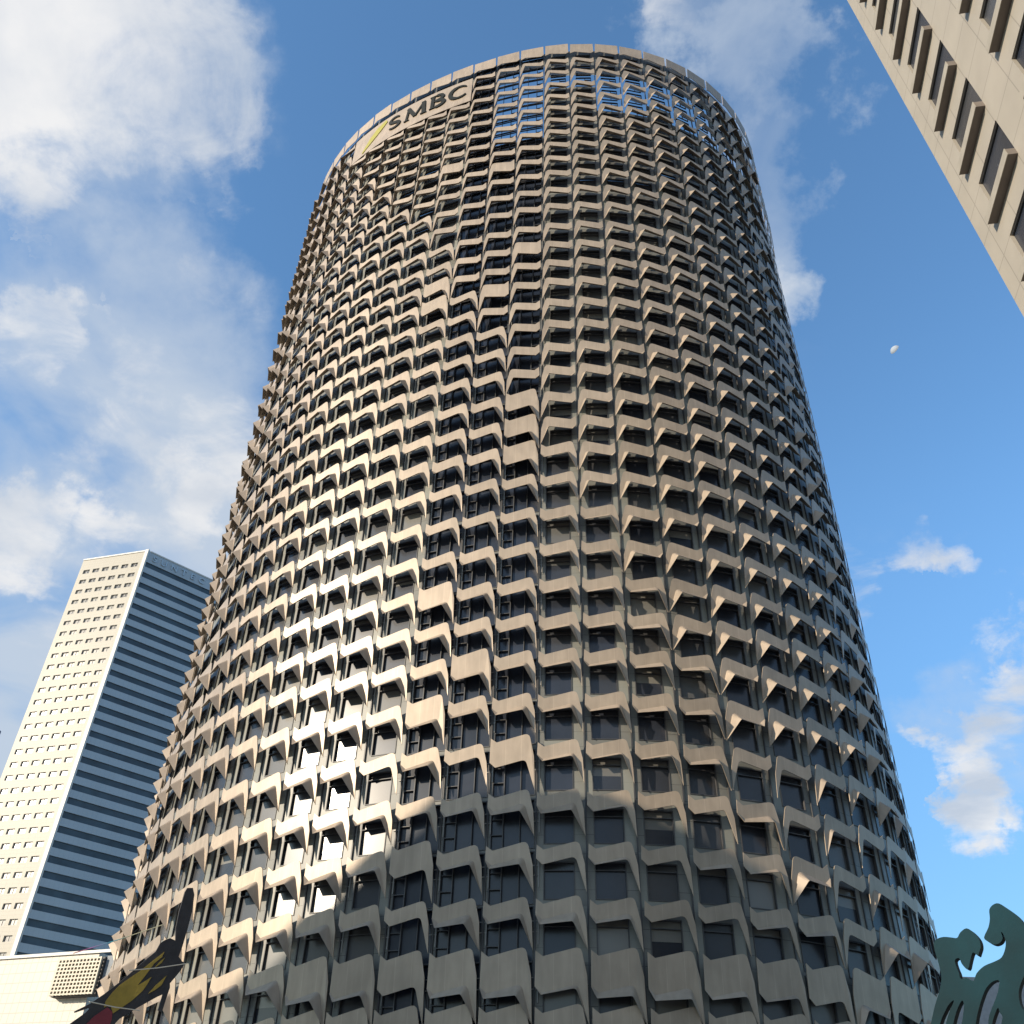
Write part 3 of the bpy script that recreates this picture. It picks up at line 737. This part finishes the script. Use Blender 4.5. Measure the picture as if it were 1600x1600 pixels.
# ------------------------------------------------------------------ moon
md = ray(1400, 548); mp = md * 4000; mr_ = 4000 * 7.6 / F_PX * .98
bm = bmesh.new(); bmesh.ops.create_icosphere(bm, subdivisions=5, radius=mr_)
bmesh.ops.delete(bm, geom=[f for f in bm.faces if f.normal.dot(S) < .3], context='FACES')
me = bpy.data.meshes.new('moon'); bm.to_mesh(me); bm.free()
moon = link('moon', me, mat('moon_dust', (.27, .31, .37), .9, 0, .15, .02)); moon.location = mp
for p in me.polygons: p.use_smooth = True
tag(moon, 'small pale half moon in the blue sky right of the oval tower', 'moon')

# ------------------------------------------------------------------ green cut-out sculpture, bottom right
def sc_(pts): return [(1400 + x / 7.275, 1380 + y / 7.275) for x, y in pts]
outer = sc_([(300, 2300), (330, 1900), (395, 1600), (440, 1400), (500, 1200), (515, 1050), (480, 900), (445, 780), (430, 690), (460, 637), (540, 610), (640, 618), (695, 620), (730, 560), (800, 512),
             (880, 560), (945, 640), (962, 720), (945, 785), (930, 822), (900, 800), (870, 790), (845, 870), (815, 978), (750, 920), (725, 862), (700, 850), (668, 880), (690, 960), (715, 1020), (735, 1088), (800, 1074), (880, 1110),
             (915, 1025), (1000, 942), (1120, 890), (1200, 842), (1240, 745), (1245, 650), (1215, 572), (1193, 556), (1212, 620), (1190, 668), (1145, 693), (1100, 692), (1040, 660), (1000, 615),
             (1050, 500), (1066, 400), (1060, 300), (1105, 243), (1170, 230), (1270, 290), (1380, 370), (1460, 470), (1530, 600), (1550, 760), (1500, 960), (1430, 1110), (1395, 1230), (1405, 1350), (1450, 1440), (1540, 1490), (1650, 1500), (1700, 1700), (1660, 2300)])
hole1 = sc_([(455, 1900), (500, 1600), (560, 1450), (600, 1380), (645, 1335), (655, 1350), (600, 1480), (560, 1640), (540, 1900)])
hole2 = sc_([(600, 1900), (650, 1600), (690, 1450), (730, 1360), (757, 1335), (772, 1390), (760, 1520), (740, 1640), (720, 1900)])
hole3 = sc_([(880, 1900), (905, 1600), (950, 1390), (1010, 1220), (1070, 1140), (1120, 1108), (1168, 1104), (1172, 1160), (1145, 1280), (1090, 1420), (1050, 1560), (1030, 1900)])
hole4 = sc_([(1070, 1900), (1090, 1620), (1120, 1500), (1158, 1415), (1180, 1470), (1210, 1520), (1195, 1620), (1180, 1900)])
SD = 10.5; sdv = ray(1500, 1500); sc_c = sdv * SD
an = R(40); nS = Vector((-sin(an), -cos(an), 0)); tS = Vector((-nS.y, nS.x, 0))
if tS.dot(cr) < 0: tS = -tS
def to2(px, py):
    r_ = ray(px, py); k = sc_c.dot(nS) / r_.dot(nS); X = r_ * k - sc_c; return (X.dot(tS), X.z)
def sm(pts): return [to2(*p) for p in catmull(pts, 3)]
M['teal'] = mat('dark_green_paint', (.0004, .021, .029), .6, 0, .3, 2, .03, 30, spec=.1)
sc_root = thing('cutout_sculpture', 'dark green cut-out sculpture with two curling heads at the bottom right', 'sculpture', (sc_c.x, sc_c.y, -1.7))
lo_ = sm(outer); base_z = -1.7 - sc_c.z
lo_ = [(x, max(z, base_z + .25)) for x, z in lo_]
hs = [[(x, max(z, base_z + .6)) for x, z in sm(h)] for h in (hole1, hole2, hole3, hole4)]
def dedup(l):
    out = []
    for p in l:
        if not out or (abs(p[0] - out[-1][0]) + abs(p[1] - out[-1][1])) > 1e-4: out.append(p)
    if abs(out[0][0] - out[-1][0]) + abs(out[0][1] - out[-1][1]) < 1e-4: out.pop()
    return out
o = extruded('body', [dedup(lo_)] + [dedup(h) for h in hs], lambda x, y, d: sc_c + tS * x - nS * d + Vector((0, 0, y)), .09, M['teal'], sc_root); o.location = -sc_root.location
xs = [p[0] for p in lo_]
pm = MB(); pm.box(sc_c + tS * (min(xs) - .2) + nS * .3 + Vector((0, 0, base_z)), tS * (max(xs) - min(xs) + .4), -nS * .8, Vector((0, 0, .25)))
o = pm.build('plinth', mat('concrete_plinth', (.3, .29, .28), .8), sc_root); o.location = -sc_root.location

# ------------------------------------------------------------------ hanging fabric banner, bottom left
def kc(pts): return [(x / 5.333, 1350 + y / 5.333) for x, y in pts]
KD = 13.; kdv = ray(215, 1510); kcn = kdv * KD
nK = (-kdv + cr * .35 + cu * .15).normalized(); tK = cr - nK * cr.dot(nK); tK.normalize(); uK = nK.cross(tK)
def k2(px, py):
    r_ = ray(px, py); k = kcn.dot(nK) / r_.dot(nK); X = r_ * k - kcn; return (X.dot(tK), X.dot(uK))
def kplace(base): 
    def f(x, y, d): return kcn + tK * x + uK * y + nK * (base + d + .06 * sin(3.1 * x + 1.7 * y))
    return f
M['black_cloth'] = mat('black_cloth', (.03, .028, .03), .8, 0, .3, 6, .15, 40)
M['yellow_cloth'] = mat('yellow_cloth', (.27, .19, .03), .8, 0, .15, 6, .1, 40)
M['red_cloth'] = mat('red_cloth', (.17, .02, .03), .7, 0, .15, 6, .1, 40)
kroot = thing('fabric_banner', 'black fabric banner with yellow flame patches hanging on cords at the bottom left', 'banner', kcn)
def kpart(name, pts, base, dep, m, parent, smooth=True):
    p = [k2(*q) for q in kc(pts)]
    o = extruded(name, [p], kplace(base), dep, m, parent)
    o.location = -kcn if parent == kroot else Vector()
    return o
cloth = kpart('cloth', [(450, 1500), (580, 1333), (720, 1235), (750, 1205), (745, 1198), (625, 1240), (620, 1228), (750, 1165), (870, 1085), (980, 1000), (1080, 915), (1190, 815), (1285, 735), (1320, 668), (1360, 640), (1400, 626), (1445, 648), (1448, 540), (1478, 400), (1530, 240), (1552, 205), (1600, 203), (1612, 260), (1590, 400), (1550, 540), (1500, 700), (1470, 780), (1500, 820), (1522, 832), (1490, 890), (1450, 940), (1400, 1000), (1400, 1035), (1370, 1130), (1340, 1235), (1310, 1222), (1345, 1090), (1300, 1110), (1230, 1150), (1150, 1195), (1080, 1240), (1000, 1290), (960, 1333), (840, 1450), (780, 1560)], 0, .03, M['black_cloth'], kroot)
kpart('flame_patch', [(870, 1195), (885, 1140), (940, 1070), (1000, 1008), (1080, 950), (1160, 895), (1250, 820), (1352, 740), (1330, 785), (1270, 835), (1240, 880), (1190, 950), (1140, 1015), (1190, 985), (1252, 945), (1215, 1010), (1180, 1062), (1090, 1145), (1010, 1200), (945, 1245), (930, 1190), (900, 1180)], -.006, .045, M['yellow_cloth'], cloth)
kpart('flame_patch', [(1225, 1085), (1290, 1010), (1372, 935), (1330, 1015), (1280, 1055)], -.006, .045, M['yellow_cloth'], cloth)
kpart('flame_patch', [(1270, 875), (1310, 825), (1358, 785), (1330, 830)], -.0055, .046, M['yellow_cloth'], cloth)
kpart('ember_patch', [(640, 1420), (720, 1333), (790, 1265), (900, 1192), (942, 1232), (935, 1290), (900, 1400), (800, 1480)], -.008, .048, M['red_cloth'], cloth)
cord_m = mat('pale_cord', (.55, .5, .4), .6)
rc = mat('rainbow_cord', (.6, .5, .3), .5)
nt = rc.node_tree; tcn = nt.nodes.new('ShaderNodeTexCoord'); sx_ = nt.nodes.new('ShaderNodeSeparateXYZ'); nt.links.new(tcn.outputs['Generated'], sx_.inputs[0])
cr_ = nt.nodes.new('ShaderNodeValToRGB'); nt.links.new(sx_.outputs[0], cr_.inputs[0]); e_ = cr_.color_ramp.elements
e_[0].color = (.5, .12, .1, 1); e_[1].color = (.62, .55, .35, 1)
for p_, c_ in ((.2, (.5, .2, .45, 1)), (.42, (.08, .45, .5, 1)), (.62, (.55, .5, .3, 1))):
    e = cr_.color_ramp.elements.new(p_); e.color = c_
nt.links.new(cr_.outputs[0], nt.nodes['Principled BSDF'].inputs['Base Color'])
for a, b, m_, lab, dd in (((640, 735), (1330, 515), rc, 'multicoloured cord above the black banner', -.35), ((1090, 885), (1530, 833), cord_m, 'pale cord across the upper part of the black banner', .25), ((760, 1150), (1150, 1218), cord_m, 'pale cord across the lower tip of the black banner', .25)):
    (pa, pb) = kc([a, b]); A = ray(*pa) * (KD - dd * 2); B = ray(*pb) * (KD - dd * 2 + .3)
    ext = (B - A) * .04
    c_ = MB(); c_.tube([A - ext, (A + B) / 2 + Vector((0, 0, -.01)), B + ext], .006, 6)
    tag(c_.build('cord', m_), lab, 'cord', 'cords holding the banner')
